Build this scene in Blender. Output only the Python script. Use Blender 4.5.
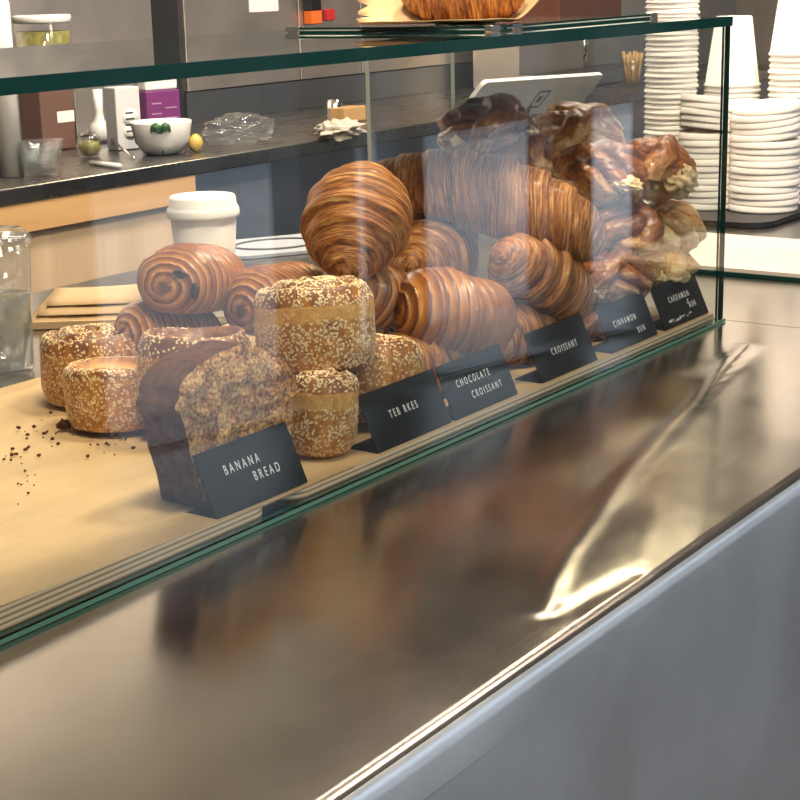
import bpy, math, random
from mathutils import Vector, Matrix, noise, Euler
random.seed(7)
S = bpy.context.scene
COL = S.collection
for o in list(bpy.data.objects): bpy.data.objects.remove(o)

# ------------------------------------------------------------------ camera
YAW, PIT, ROL, FPX = 0.61755266, 0.25859336, -0.02601182, 1600.0
fw = Vector((math.cos(YAW)*math.cos(PIT), math.sin(YAW)*math.cos(PIT), -math.sin(PIT)))
_r = fw.cross(Vector((0, 0, 1))).normalized(); _u = _r.cross(fw)
cr, sr = math.cos(ROL), math.sin(ROL)
RT = cr*_r + sr*_u
UP = -sr*_r + cr*_u
CAM = Vector((-1.828, -0.804, 0.427))
cd = bpy.data.cameras.new('camera'); cam = bpy.data.objects.new('camera', cd); COL.objects.link(cam)
cd.sensor_width = 36; cd.sensor_fit = 'HORIZONTAL'; cd.lens = 36*FPX/800; cd.clip_start = .02
cam.matrix_world = Matrix(((RT.x, UP.x, -fw.x, CAM.x), (RT.y, UP.y, -fw.y, CAM.y), (RT.z, UP.z, -fw.z, CAM.z), (0, 0, 0, 1)))
S.camera = cam
# ------------------------------------------------------------------ world, light, exposure
W = bpy.data.worlds.new('sky'); S.world = W; W.use_nodes = True
bg = W.node_tree.nodes['Background']; bg.inputs[0].default_value = (.66, .82, 1.0, 1); bg.inputs[1].default_value = 1.9
def light(name, kind, loc, target, power, color, size=None, size_y=None):
    l = bpy.data.lights.new(name, kind); l.energy = power; l.color = color
    o = bpy.data.objects.new(name, l); COL.objects.link(o); o.location = loc
    d = Vector(target) - Vector(loc); o.rotation_euler = d.to_track_quat('-Z', 'Y').to_euler()
    if kind == 'AREA':
        l.shape = 'RECTANGLE'; l.size = size; l.size_y = size_y or size
    return o
sun = light('sun', 'SUN', (7, -6, 8), (0.9, -4.0, 0), 1.9, (1, .95, .88)); sun.data.angle = .01
light('ceiling_light_over_case', 'AREA', (-.95, -.15, 1.75), (-.6, .15, 0), 26, (1, .82, .58), .35, .25)
light('added_front_fill', 'AREA', (-1.3, -1.9, 1.8), (-.5, 0, .1), 20, (1, .86, .68), .6, .4)  # added fill lamp that brightens the sides turned to the customer
light('ceiling_light_over_buns', 'AREA', (-.05, -.25, 1.75), (-.1, .15, 0), 27, (1, .82, .60), .35, .25)
light('ceiling_light_over_cups', 'AREA', (.75, -.25, 1.75), (.8, .3, 0), 9, (1, .80, .64), .5, .4)
light('ceiling_light_over_aisle', 'AREA', (.9, .85, 1.8), (1.3, 2.1, .3), 78, (1, .86, .72), 1.6, .4)
light('added_streak_light', 'AREA', (2.5, 1.40, 1.87), (2.3, 1.2, 0), 16, (1, .82, .52), .5, .3)  # added lamp, put in to glint along the worktop ridges
S.view_settings.view_transform = 'Standard'; S.view_settings.look = 'None'
S.view_settings.gamma = 1; S.view_settings.use_curve_mapping = False
S.view_settings.exposure = 0.30
S.cycles.transparent_max_bounces = 40; S.cycles.max_bounces = 10; S.cycles.glossy_bounces = 6
S.cycles.transmission_bounces = 8
S.cycles.use_denoising = True
S.cycles.sample_clamp_indirect = 6
S.cycles.caustics_reflective = False; S.cycles.caustics_refractive = False

# ------------------------------------------------------------------ helpers: photo measurements to places in the room
def ray(x, y): return fw + RT*((x-400)/FPX) - UP*((y-400)/FPX)
def at_y(x, y, Y):
    d = ray(x, y); return CAM + d*((Y-CAM.y)/d.y)
def at_z(x, y, Z=0):
    d = ray(x, y); return CAM + d*((Z-CAM.z)/d.z)
def depth(p): return (Vector(p)-CAM).dot(fw)
def m_px(p): return depth(p)/FPX
def cdir(r, u, t): return (RT*r + UP*u - fw*t).normalized()

# ------------------------------------------------------------------ materials
def newmat(name):
    m = bpy.data.materials.new(name); m.use_nodes = True; nt = m.node_tree
    return m, nt, nt.nodes['Principled BSDF']
def simple(name, col, rough=.5, metal=0, coat=0, spec=.5, nscale=0, namt=.0, bump=0, trans=0, ior=1.45, stretch=(1, 1, 1), rvar=0, emit=None):
    m, nt, b = newmat(name); N = nt.nodes; L = nt.links
    b.inputs['Base Color'].default_value = (*col, 1); b.inputs['Roughness'].default_value = rough
    b.inputs['Metallic'].default_value = metal; b.inputs['Coat Weight'].default_value = coat
    b.inputs['Specular IOR Level'].default_value = spec; b.inputs['Transmission Weight'].default_value = trans; b.inputs['IOR'].default_value = ior
    if emit: b.inputs['Emission Color'].default_value = (*emit[0], 1); b.inputs['Emission Strength'].default_value = emit[1]
    if nscale:
        tc = N.new('ShaderNodeTexCoord'); mp = N.new('ShaderNodeMapping'); mp.inputs['Scale'].default_value = stretch
        nz = N.new('ShaderNodeTexNoise'); nz.inputs['Scale'].default_value = nscale; nz.inputs['Detail'].default_value = 6
        L.new(tc.outputs['Object'], mp.inputs[0]); L.new(mp.outputs[0], nz.inputs['Vector'])
        rp = N.new('ShaderNodeValToRGB'); rp.color_ramp.elements[0].position = .3; rp.color_ramp.elements[1].position = .7
        rp.color_ramp.elements[0].color = tuple(c*(1-namt) for c in col)+(1,); rp.color_ramp.elements[1].color = tuple(min(1, c*(1+namt)) for c in col)+(1,)
        L.new(nz.outputs[0], rp.inputs[0]); L.new(rp.outputs[0], b.inputs['Base Color'])
        if rvar:
            mr = N.new('ShaderNodeMapRange'); mr.inputs[3].default_value = rough-rvar; mr.inputs[4].default_value = rough+rvar
            L.new(nz.outputs[0], mr.inputs[0]); L.new(mr.outputs[0], b.inputs['Roughness'])
        if bump:
            bp = N.new('ShaderNodeBump'); bp.inputs['Strength'].default_value = .6; bp.inputs['Distance'].default_value = bump
            L.new(nz.outputs[0], bp.inputs['Height']); L.new(bp.outputs[0], b.inputs['Normal'])
    return m
def clear(name, tint=(1, 1, 1), f0=.04, rough=0.0, haze=0.0, hazecol=(.8, .85, .9)):
    """clear sheet: see-through with a mirror share that grows towards grazing view (Schlick)"""
    m, nt, b = newmat(name); N = nt.nodes; L = nt.links; N.remove(b)
    out = N['Material Output']
    g = N.new('ShaderNodeNewGeometry'); dp = N.new('ShaderNodeVectorMath'); dp.operation = 'DOT_PRODUCT'
    L.new(g.outputs['Normal'], dp.inputs[0]); L.new(g.outputs['Incoming'], dp.inputs[1])
    def mth(op, a, b2, clampv=False):
        n = N.new('ShaderNodeMath'); n.operation = op; n.use_clamp = clampv
        for i, v in enumerate((a, b2)):
            if v is None: continue
            if isinstance(v, (int, float)): n.inputs[i].default_value = v
            else: L.new(v, n.inputs[i])
        return n.outputs[0]
    c = mth('ABSOLUTE', dp.outputs['Value'], None)
    k = mth('POWER', mth('SUBTRACT', 1, c, True), 5)
    f = mth('ADD', mth('MULTIPLY', k, 1-f0), f0, True)
    t = N.new('ShaderNodeBsdfTransparent'); t.inputs[0].default_value = (*tint, 1)
    gl = N.new('ShaderNodeBsdfGlossy'); gl.inputs['Roughness'].default_value = rough; gl.inputs[0].default_value = (1, 1, 1, 1)
    mx = N.new('ShaderNodeMixShader'); L.new(f, mx.inputs[0]); L.new(t.outputs[0], mx.inputs[1]); L.new(gl.outputs[0], mx.inputs[2])
    last = mx
    if haze:
        df = N.new('ShaderNodeBsdfDiffuse'); df.inputs[0].default_value = (*hazecol, 1)
        m2 = N.new('ShaderNodeMixShader'); m2.inputs[0].default_value = haze
        L.new(mx.outputs[0], m2.inputs[1]); L.new(df.outputs[0], m2.inputs[2]); last = m2
    L.new(last.outputs[0], out.inputs[0])
    return m
def steel(name, col, rough, stretch, bump=.00002, aniso=0):
    m, nt, b = newmat(name); N = nt.nodes; L = nt.links
    b.inputs['Metallic'].default_value = 1; b.inputs['Base Color'].default_value = (*col, 1)
    if aniso:
        cx = N.new('ShaderNodeCombineXYZ'); cx.inputs[0].default_value = 1
        b.inputs['Anisotropic'].default_value = aniso; L.new(cx.outputs[0], b.inputs['Tangent'])
    tc = N.new('ShaderNodeTexCoord'); mp = N.new('ShaderNodeMapping'); mp.inputs['Scale'].default_value = stretch
    nz = N.new('ShaderNodeTexNoise'); nz.inputs['Scale'].default_value = 1; nz.inputs['Detail'].default_value = 5
    L.new(tc.outputs['Object'], mp.inputs[0]); L.new(mp.outputs[0], nz.inputs['Vector'])
    n2 = N.new('ShaderNodeTexNoise'); n2.inputs['Scale'].default_value = 7; n2.inputs['Detail'].default_value = 7; n2.inputs['Roughness'].default_value = .65
    L.new(tc.outputs['Object'], n2.inputs['Vector'])
    ad = N.new('ShaderNodeMath'); ad.operation = 'MULTIPLY_ADD'; ad.inputs[1].default_value = .10; ad.inputs[2].default_value = rough-.05
    L.new(nz.outputs[0], ad.inputs[0])
    ad2 = N.new('ShaderNodeMath'); ad2.operation = 'MULTIPLY_ADD'; ad2.inputs[1].default_value = .16; L.new(n2.outputs[0], ad2.inputs[0]); 
    sb = N.new('ShaderNodeMath'); sb.operation = 'SUBTRACT'; sb.inputs[1].default_value = .08; L.new(ad.outputs[0], sb.inputs[0])
    L.new(sb.outputs[0], ad2.inputs[2]); L.new(ad2.outputs[0], b.inputs['Roughness'])
    rp = N.new('ShaderNodeValToRGB'); rp.color_ramp.elements[0].position = .35; rp.color_ramp.elements[1].position = .75
    rp.color_ramp.elements[0].color = tuple(c*.92 for c in col)+(1,); rp.color_ramp.elements[1].color = tuple(min(1, c*1.08) for c in col)+(1,)
    L.new(n2.outputs[0], rp.inputs[0]); L.new(rp.outputs[0], b.inputs['Base Color'])
    bp = N.new('ShaderNodeBump'); bp.inputs['Strength'].default_value = .5; bp.inputs['Distance'].default_value = bump
    L.new(nz.outputs[0], bp.inputs['Height']); L.new(bp.outputs[0], b.inputs['Normal'])
    return m
def pastry(name, stops, sx=3.0, around=1.6, rough=.42, coat=.12, bump=.0012, bake=.55, blotch=.25, con=2.3):
    """laminated dough: fine lines that run round the roll (attribute pc) and the crust's own depth of bake (attribute bake)"""
    m, nt, b = newmat(name); N = nt.nodes; L = nt.links
    at = N.new('ShaderNodeAttribute'); at.attribute_name = 'pc'
    ab = N.new('ShaderNodeAttribute'); ab.attribute_name = 'bake'
    mp = N.new('ShaderNodeMapping'); mp.inputs['Scale'].default_value = (sx, around, around)
    L.new(at.outputs['Vector'], mp.inputs[0])
    nz = N.new('ShaderNodeTexNoise'); nz.inputs['Scale'].default_value = 1; nz.inputs['Detail'].default_value = 5; nz.inputs['Roughness'].default_value = .68; nz.inputs['Distortion'].default_value = .5
    L.new(mp.outputs[0], nz.inputs['Vector'])
    tc = N.new('ShaderNodeTexCoord')
    n2 = N.new('ShaderNodeTexNoise'); n2.inputs['Scale'].default_value = 55; n2.inputs['Detail'].default_value = 5; L.new(tc.outputs['Object'], n2.inputs['Vector'])
    def mad(a, k, c):
        n = N.new('ShaderNodeMath'); n.operation = 'MULTIPLY_ADD'; n.inputs[1].default_value = k
        L.new(a, n.inputs[0])
        if isinstance(c, (int, float)): n.inputs[2].default_value = c
        else: L.new(c, n.inputs[2])
        return n.outputs[0]
    v = mad(ab.outputs['Fac'], bake, mad(n2.outputs[0], blotch, mad(nz.outputs[0], con, -con/2-blotch/2-bake/2+.5)))
    rp = N.new('ShaderNodeValToRGB'); els = rp.color_ramp.elements
    els[0].position, els[0].color = stops[0][0], (*stops[0][1], 1)
    els[1].position, els[1].color = stops[-1][0], (*stops[-1][1], 1)
    for p, c in stops[1:-1]:
        e = els.new(p); e.color = (*c, 1)
    L.new(v, rp.inputs[0]); L.new(rp.outputs[0], b.inputs['Base Color'])
    b.inputs['Roughness'].default_value = rough; b.inputs['Coat Weight'].default_value = coat; b.inputs['Coat Roughness'].default_value = .18
    b.inputs['Subsurface Weight'].default_value = 0
    bp = N.new('ShaderNodeBump'); bp.inputs['Strength'].default_value = .8; bp.inputs['Distance'].default_value = bump
    L.new(v, bp.inputs['Height']); L.new(bp.outputs[0], b.inputs['Normal'])
    return m
CRO = [(.10, (.055, .014, .004)), (.34, (.19, .056, .011)), (.56, (.38, .140, .029)), (.78, (.60, .29, .080)), (1, (.76, .48, .20))]
BUN = [(.02, (.05, .014, .004)), (.28, (.15, .043, .011)), (.50, (.34, .115, .028)), (.72, (.68, .40, .15)), (.95, (.82, .62, .34))]
M = dict(
    croissant=pastry('croissant crust', CRO, sx=4.6, around=1.3),
    choc=pastry('chocolate croissant crust', CRO, sx=2.2, around=1.2, bake=1.9, con=.6, rough=.34, coat=.2),
    seeded=pastry('seeded roll crust', [(.10, (.14, .045, .012)), (.38, (.44, .18, .040)), (.62, (.68, .34, .085)), (1, (.84, .54, .20))], sx=.8, con=1.1, bake=.9, rough=.45),
    bun=pastry('glazed bun crust', BUN, sx=1.6, around=1.2, rough=.31, coat=.28, bake=.95, blotch=.35, con=.95, bump=.0016),
    torn=simple('torn crumb', (.78, .58, .32), .7, nscale=70, namt=.3, bump=.003),
    chocolate=simple('dark chocolate', (.025, .012, .009), .35),
    seed=simple('sesame seed', (.86, .64, .37), .5, nscale=300, namt=.25),
    loafcrust=simple('loaf crust', (.085, .030, .013), .8, spec=.15, nscale=110, namt=.55, bump=.004),
    crumb=None,
    paper=simple('white paper', (.82, .80, .77), .7),
    papercup=simple('white paper cup', (.80, .77, .73), .5, nscale=4, namt=.03),
    kraft=simple('kraft paper', (.56, .39, .21), .75, nscale=9, namt=.08, bump=.001),
    parchment=simple('baking parchment', (.55, .40, .215), .45, nscale=7, namt=.13, bump=.006, stretch=(1, 3.2, 1)),
    card=simple('black slate card', (.010, .0125, .014), .65, spec=.2, nscale=25, namt=.2),
    letter=simple('white lettering', (.85, .85, .82), .5),
    chrome=simple('chrome', (.75, .74, .72), .18, metal=1),
    edge=simple('green glass edge', (.006, .040, .036), .08, spec=.6),
    edge_light=simple('pale green glass edge', (.10, .24, .17), .12, spec=.6),
    edge_white=simple('polished glass edge', (.50, .56, .54), .12, spec=.6),
    glass=clear('clear glass', (.975, .985, .98)),
    plastic=clear('clear plastic', (.93, .94, .94), f0=.06, rough=.06, haze=.03),
    water=clear('water', (.80, .84, .84), f0=.03, rough=.04, haze=.10, hazecol=(.75, .8, .8)),
    white=simple('glazed white', (.80, .79, .75), .25, coat=.3),
    lidwhite=simple('white plastic lid', (.84, .83, .80), .35),
    black=simple('black plastic', (.012, .012, .013), .4),
    darkgrey=simple('dark grey plastic', (.06, .06, .065), .4),
    steel_top=steel('brushed steel top', (.45, .415, .38), .18, (6, 260, 6), aniso=.55),
    steel_front=steel('brushed steel front', (.95, .94, .93), .38, (240, 4, 4)),
    steel_wall=steel('satin steel panel', (.72, .65, .58), .42, (150, 4, 4)),
    steel_dark=steel('dark steel', (.33, .34, .36), .36, (4, 200, 200)),
    steel_back=steel('worn steel worktop', (.36, .34, .32), .28, (2, 40, 20)),
    purple=simple('purple print', (.17, .03, .15), .5),
    brownbox=simple('brown card', (.14, .075, .06), .6),
    green=simple('pickle green', (.16, .15, .04), .4, nscale=60, namt=.5),
    leaf=simple('dark leaf print', (.03, .10, .03), .4),
    orange=simple('orange sticker', (.75, .16, .03), .5),
    red=simple('red plastic', (.5, .03, .03), .4),
    tan=simple('dry straw', (.60, .38, .16), .7),
    cloth=simple('cream cloth', (.52, .46, .38), .85, nscale=30, namt=.1, bump=.004),
    greysheet=simple('grey sheet', (.42, .45, .50), .4),
    tablet=simple('pale grey tablet shell', (.78, .76, .72), .35),
    mark=simple('dark grey mark', (.12, .12, .12), .4),
    wallpaint=simple('wall paint', (.55, .52, .48), .8, nscale=3, namt=.05),
    frontpaint=simple('grey front wall paint', (.20, .21, .23), .7, nscale=3, namt=.05),
    ceil=simple('ceiling paint', (.62, .60, .57), .85),
    brick=simple('dark street brick', (.085, .08, .078), .8, nscale=3, namt=.3),
    floor=simple('floor screed', (.075, .08, .09), .85, spec=.1, nscale=3, namt=.15),
    pave=simple('street paving', (.72, .72, .72), .8, nscale=4, namt=.1),
    redbrown=simple('copper brown enamel', (.13, .05, .035), .3),
)
def crumb_mat():
    m, nt, b = newmat('banana bread crumb'); N = nt.nodes; L = nt.links
    tc = N.new('ShaderNodeTexCoord')
    n1 = N.new('ShaderNodeTexNoise'); n1.inputs['Scale'].default_value = 330; n1.inputs['Detail'].default_value = 3; L.new(tc.outputs['Object'], n1.inputs['Vector'])
    n2 = N.new('ShaderNodeTexNoise'); n2.inputs['Scale'].default_value = 55; n2.inputs['Detail'].default_value = 3; L.new(tc.outputs['Object'], n2.inputs['Vector'])
    mx = N.new('ShaderNodeMath'); mx.operation = 'MULTIPLY_ADD'; mx.inputs[1].default_value = .45; L.new(n2.outputs[0], mx.inputs[0])
    m2 = N.new('ShaderNodeMath'); m2.operation = 'MULTIPLY'; m2.inputs[1].default_value = .6; L.new(n1.outputs[0], m2.inputs[0]); L.new(m2.outputs[0], mx.inputs[2])
    rp = N.new('ShaderNodeValToRGB'); els = rp.color_ramp.elements
    els[0].position = .38; els[0].color = (.095, .030, .010, 1); els[1].position = .66; els[1].color = (.78, .52, .22, 1)
    e = els.new(.47); e.color = (.29, .115, .036, 1); e = els.new(.56); e.color = (.54, .28, .095, 1)
    L.new(mx.outputs[0], rp.inputs[0]); L.new(rp.outputs[0], b.inputs['Base Color']); b.inputs['Roughness'].default_value = .6
    bp = N.new('ShaderNodeBump'); bp.inputs['Strength'].default_value = 1; bp.inputs['Distance'].default_value = .004
    L.new(mx.outputs[0], bp.inputs['Height']); L.new(bp.outputs[0], b.inputs['Normal'])
    return m
M['crumb'] = crumb_mat()
def wood(name, a, c, axis=0, scale=14, rough=.5):
    m, nt, b = newmat(name); N = nt.nodes; L = nt.links
    tc = N.new('ShaderNodeTexCoord'); mp = N.new('ShaderNodeMapping')
    s = [9, 9, 9]; s[axis] = .8; mp.inputs['Scale'].default_value = s
    nz = N.new('ShaderNodeTexNoise'); nz.inputs['Scale'].default_value = scale/9; nz.inputs['Detail'].default_value = 6; nz.inputs['Distortion'].default_value = 1.2
    L.new(tc.outputs['Object'], mp.inputs[0]); L.new(mp.outputs[0], nz.inputs['Vector'])
    rp = N.new('ShaderNodeValToRGB'); els = rp.color_ramp.elements
    els[0].position = .3; els[0].color = (*a, 1); els[1].position = .7; els[1].color = (*c, 1)
    L.new(nz.outputs[0], rp.inputs[0]); L.new(rp.outputs[0], b.inputs['Base Color']); b.inputs['Roughness'].default_value = rough
    return m
M['wood'] = wood('pale birch board', (.48, .33, .16), (.62, .45, .25), 0)
M['woodband'] = wood('oak edging', (.50, .28, .11), (.66, .42, .19), 0)
M['woodpanel'] = wood('birch ply panel', (.52, .37, .23), (.66, .50, .34), 2, 10)
M['woodpale'] = wood('white washed wood', (.56, .48, .41), (.68, .60, .53), 1)
def ply_mat():
    m, nt, b = newmat('plywood edge'); N = nt.nodes; L = nt.links
    tc = N.new('ShaderNodeTexCoord'); sp = N.new('ShaderNodeSeparateXYZ'); L.new(tc.outputs['Object'], sp.inputs[0])
    mu = N.new('ShaderNodeMath'); mu.operation = 'MULTIPLY'; mu.inputs[1].default_value = 1/.0042; L.new(sp.outputs['Z'], mu.inputs[0])
    fr = N.new('ShaderNodeMath'); fr.operation = 'FRACT'; L.new(mu.outputs[0], fr.inputs[0])
    rp = N.new('ShaderNodeValToRGB'); rp.color_ramp.interpolation = 'LINEAR'; els = rp.color_ramp.elements
    els[0].position = .35; els[0].color = (.42, .25, .12, 1); els[1].position = .5; els[1].color = (.86, .70, .46, 1)
    L.new(fr.outputs[0], rp.inputs[0]); L.new(rp.outputs[0], b.inputs['Base Color']); b.inputs['Roughness'].default_value = .6
    return m
M['ply'] = ply_mat()

# ------------------------------------------------------------------ mesh building
class MB:
    def __init__(s): s.v = []; s.f = []; s.mi = []; s.sm = []; s.pc = []; s.bk = []
    def add(s, v, f, mi=0, smooth=False, pc=None, bake=None):
        o = len(s.v); s.v += [tuple(p) for p in v]; s.f += [tuple(i+o for i in q) for q in f]
        s.mi += [mi]*len(f); s.sm += [smooth]*len(f)
        s.pc += pc if pc else [(0, 0, 0)]*len(v); s.bk += bake if bake else [.5]*len(v); return s
    def box(s, a, b, mi=0):
        x0, y0, z0 = a; x1, y1, z1 = b
        return s.add([(x0, y0, z0), (x1, y0, z0), (x1, y1, z0), (x0, y1, z0), (x0, y0, z1), (x1, y0, z1), (x1, y1, z1), (x0, y1, z1)],
                     [(0, 3, 2, 1), (4, 5, 6, 7), (0, 1, 5, 4), (1, 2, 6, 5), (2, 3, 7, 6), (3, 0, 4, 7)], mi)
    def lathe(s, prof, n=40, mi=0, c=(0, 0, 0), axis=None, closed=False):
        """prof: list of (r, z)"""
        v = []; f = []; k = len(prof)
        A = Vector(axis).normalized() if axis else Vector((0, 0, 1))
        q = Vector((0, 0, 1)).rotation_difference(A)
        for i in range(n):
            a = 2*math.pi*i/n
            for r, z in prof:
                p = q @ Vector((r*math.cos(a), r*math.sin(a), z)); v.append((p.x+c[0], p.y+c[1], p.z+c[2]))
        for i in range(n):
            j = (i+1) % n
            for m in range(k if closed else k-1):
                m2 = (m+1) % k
                f.append((i*k+m, j*k+m, j*k+m2, i*k+m2))
        return s.add(v, f, mi, True)
    def tube(s, pts, rad, n=10, mi=0, cap=True, pcs=1.0, bakef=None, squash=1.0):
        pts = [Vector(p) for p in pts]; v = []; f = []; pc = []; bk = []
        acc = 0; ref = Vector((0, 0, 1))
        for i, p in enumerate(pts):
            t = (pts[min(i+1, len(pts)-1)] - pts[max(i-1, 0)]).normalized()
            if i: acc += (p-pts[i-1]).length
            b = ref - t*ref.dot(t)
            if b.length < .15: b = Vector((1, 0, 0)) - t*t.x
            b.normalize(); c = t.cross(b)
            r = rad(i/(len(pts)-1)) if callable(rad) else rad
            for j in range(n):
                a = 2*math.pi*j/n
                w = p + (b*math.cos(a)*squash + c*math.sin(a))*r
                v.append(tuple(w)); pc.append((acc*100*pcs, math.cos(a), math.sin(a)))
                bk.append(bakef(i/(len(pts)-1), a, w, (b*math.cos(a)+c*math.sin(a))) if bakef else .5)
        for i in range(len(pts)-1):
            for j in range(n):
                k = (j+1) % n
                f.append((i*n+j, i*n+k, (i+1)*n+k, (i+1)*n+j))
        if cap:
            f.append(tuple(range(n))[::-1]); f.append(tuple((len(pts)-1)*n+j for j in range(n)))
        return s.add(v, f, mi, True, pc, bk)
    def blob(s, c, rx, ry, rz, n=14, mi=0, amp=0, fr=1.0, seed=0, rot=None):
        v = []; f = []
        for i in range(n+1):
            th = math.pi*i/n
            for j in range(2*n):
                ph = math.pi*j/n
                d = Vector((math.sin(th)*math.cos(ph), math.sin(th)*math.sin(ph), math.cos(th)))
                k = 1 + amp*noise.noise(d*fr*2 + Vector((seed*7.3, seed*3.1, 0)))
                p = Vector((d.x*rx, d.y*ry, d.z*rz))*k
                if rot: p = rot @ p
                v.append((p.x+c[0], p.y+c[1], p.z+c[2]))
        for i in range(n):
            for j in range(2*n):
                k = (j+1) % (2*n)
                f.append((i*2*n+j, (i+1)*2*n+j, (i+1)*2*n+k, i*2*n+k))
        return s.add(v, f, mi, True)
    def prism(s, poly, z0, z1, mi=0, side=None):
        n = len(poly); v = [(x, y, z0) for x, y in poly] + [(x, y, z1) for x, y in poly]
        s.add(v, [tuple(range(n))[::-1], tuple(range(n, 2*n))], mi)
        s.add(v, [(i, (i+1) % n, n+(i+1) % n, n+i) for i in range(n)], mi if side is None else side)
        return s
    def build(s, name, mats, parent=None, loc=None, bevel=0):
        me = bpy.data.meshes.new(name); me.from_pydata(s.v, [], s.f)
        if not isinstance(mats, (list, tuple)): mats = [mats]
        for m in mats: me.materials.append(M[m] if isinstance(m, str) else m)
        me.polygons.foreach_set('material_index', s.mi); me.polygons.foreach_set('use_smooth', s.sm)
        a = me.attributes.new('pc', 'FLOAT_VECTOR', 'POINT'); a.data.foreach_set('vector', [c for p in s.pc for c in p])
        a = me.attributes.new('bake', 'FLOAT', 'POINT'); a.data.foreach_set('value', s.bk)
        me.update()
        o = bpy.data.objects.new(name, me); COL.objects.link(o)
        if parent: o.parent = parent
        if loc is not None: o.location = loc
        if bevel:
            bv = o.modifiers.new('bevel', 'BEVEL'); bv.width = bevel; bv.segments = 3; bv.limit_method = 'ANGLE'; bv.angle_limit = math.radians(50)
        return o
def tag(o, label, cat, group=None):
    o['label'] = label; o['category'] = cat
    if group: o['group'] = group
    return o
def thing(name, loc, label, cat, group=None, rot=None):
    o = bpy.data.objects.new(name, None); COL.objects.link(o); o.location = loc; o.empty_display_size = .02
    if rot is not None: o.rotation_euler = rot
    return tag(o, label, cat, group)
def struct(o): o['kind'] = 'structure'; return o
def dup(o, loc, rot=None, label=None):
    r = o.copy(); COL.objects.link(r); r.location = loc
    if rot is not None: r.rotation_euler = rot
    if label: r['label'] = label
    for c in o.children:
        d = c.copy(); COL.objects.link(d); d.parent = r
    return r

# ================================================================== SETTING
FZ = -.92
struct(MB().box((-6, -2.5, FZ-.1), (6.2, 2.6, FZ)).build('floor', 'floor'))
struct(MB().box((-6, -2.7, 1.9), (6.2, 2.8, 2.0)).build('ceiling', 'ceil'))
struct(MB().box((-6, 2.6, FZ), (6.2, 2.75, 1.9)).build('wall_back', 'wallpaint'))
struct(MB().box((-6.15, -2.7, FZ), (-6, 2.75, 1.9)).build('wall_left', 'wallpaint'))
struct(MB().box((6.0, -2.5, FZ), (6.2, 2.6, 1.9)).build('wall_right', 'steel_wall'))
# shopfront: openings to the bright street between piers
mb = MB()
for x0, x1 in ((-6, -4.6), (-2.2, -1.9), (.75, 1.35), (2.28, 2.60), (2.80, 3.02), (3.95, 4.3), (4.9, 6.2)):
    mb.box((x0, -2.62, FZ), (x1, -2.5, 1.9))
mb.box((-6, -2.62, 1.45), (6.2, -2.5, 1.9))
struct(mb.build('wall_front', 'frontpaint'))
struct(MB().box((-14, -14, FZ-.14), (20, -2.62, FZ-.02)).build('pavement', 'pave'))
struct(MB().box((-14, -8.4, FZ-.02), (20, -7.2, 1.6)).build('wall_opposite', 'brick'))

# ================================================================== STEEL COUNTER
YF, YB, XS, XE = -.325, .938, .012, 1.55
STREAK = [at_z(*q) for q in ((748, 346), (720, 372), (690, 408), (640, 462), (600, 510), (566, 555), (549, 590), (546, 612))]
RING = [at_z(*q) for q in ((545, 618), (575, 605), (620, 583), (634, 574), (600, 590), (570, 612))]
CREASE = [at_z(*q) for q in ((712, 455), (702, 485), (703, 515), (695, 540))]
CREASE2 = [at_z(*q) for q in ((657, 480), (652, 520), (640, 560))]
def seg_d(p, pts):
    best = 9
    for a, b in zip(pts, pts[1:]):
        ab = (b-a).xy; ap = p - a.xy; t = max(0, min(1, ap.dot(ab)/max(ab.length_squared, 1e-9)))
        best = min(best, (ap - ab*t).length)
    return best
def dent(x, y):
    p = Vector((x, y)); z = 0
    d = seg_d(p, STREAK); z += .0013*(1+.9*max(0, min(1, (x+.9)/.7)))*math.exp(-(d/.009)**2)
    d = seg_d(p, RING); z -= .0007*math.exp(-(d/.008)**2)
    d = seg_d(p, CREASE); z += .0002*math.exp(-(d/.006)**2)
    d = seg_d(p, CREASE2); z += .0002*math.exp(-(d/.006)**2)
    edge = math.exp(-((y-YF)/.10)**2)
    z += .0009*edge*noise.noise(Vector((x*4.2, y*5, 1.3))) + .00045*noise.noise(Vector((x*2.6, y*3.4, 5.1)))
    return z
def front_wave(x, dz):
    return .004*noise.noise(Vector((x*3.6, dz*5, 9.2)))*min(1, dz/.03)*math.exp(-dz*3)
def worktop(x0, x1, nx, left):
    nr = 9; R = .014
    ys = []; cols = []
    mb = MB(); v = []; f = []
    rows = []
    ny = 110
    for j in range(ny+1):
        t = j/ny; rows.append(('t', YB + (YF+R-YB)*(1-(1-t)**1.7)))
    for j in range(1, nr+1):
        rows.append(('r', j/nr*math.pi/2))
    rows.append(('e', .034))
    k = len(rows)
    for i in range(nx+1):
        x = x0 + (x1-x0)*i/nx
        for kind, q in rows:
            dz = dent(x, YF+R)
            if kind == 't': v.append((x, q, dent(x, q)))
            elif kind == 'r':
                w = front_wave(x, R*(1-math.cos(q)))
                v.append((x, YF+R - R*math.sin(q)+w, -R + R*math.cos(q)+dz*math.cos(q)))
            else: v.append((x, YF+front_wave(x, q), -q))
    for i in range(nx):
        for j in range(k-1):
            f.append((i*k+j, i*k+j+1, (i+1)*k+j+1, (i+1)*k+j))
    mb.add(v, f, 0, True)
    for i in range(len(f)):
        if i % (k-1) >= k-7: mb.mi[i] = 1
    return mb
counter = thing('steel_counter', (0, 0, FZ), 'long brushed stainless steel serving counter under the glass pastry case', 'counter')
OFF = Vector((0, 0, -FZ))
def sub(mb, name, mat, bevel=0): return mb.build(name, mat, counter, OFF, bevel)
sub(worktop(-2.2, XS-.0012, 760, True), 'worktop', ['steel_top', 'steel_front'])
sub(worktop(XS+.0012, XE, 160, False), 'worktop', ['steel_top', 'steel_front'])
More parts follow.
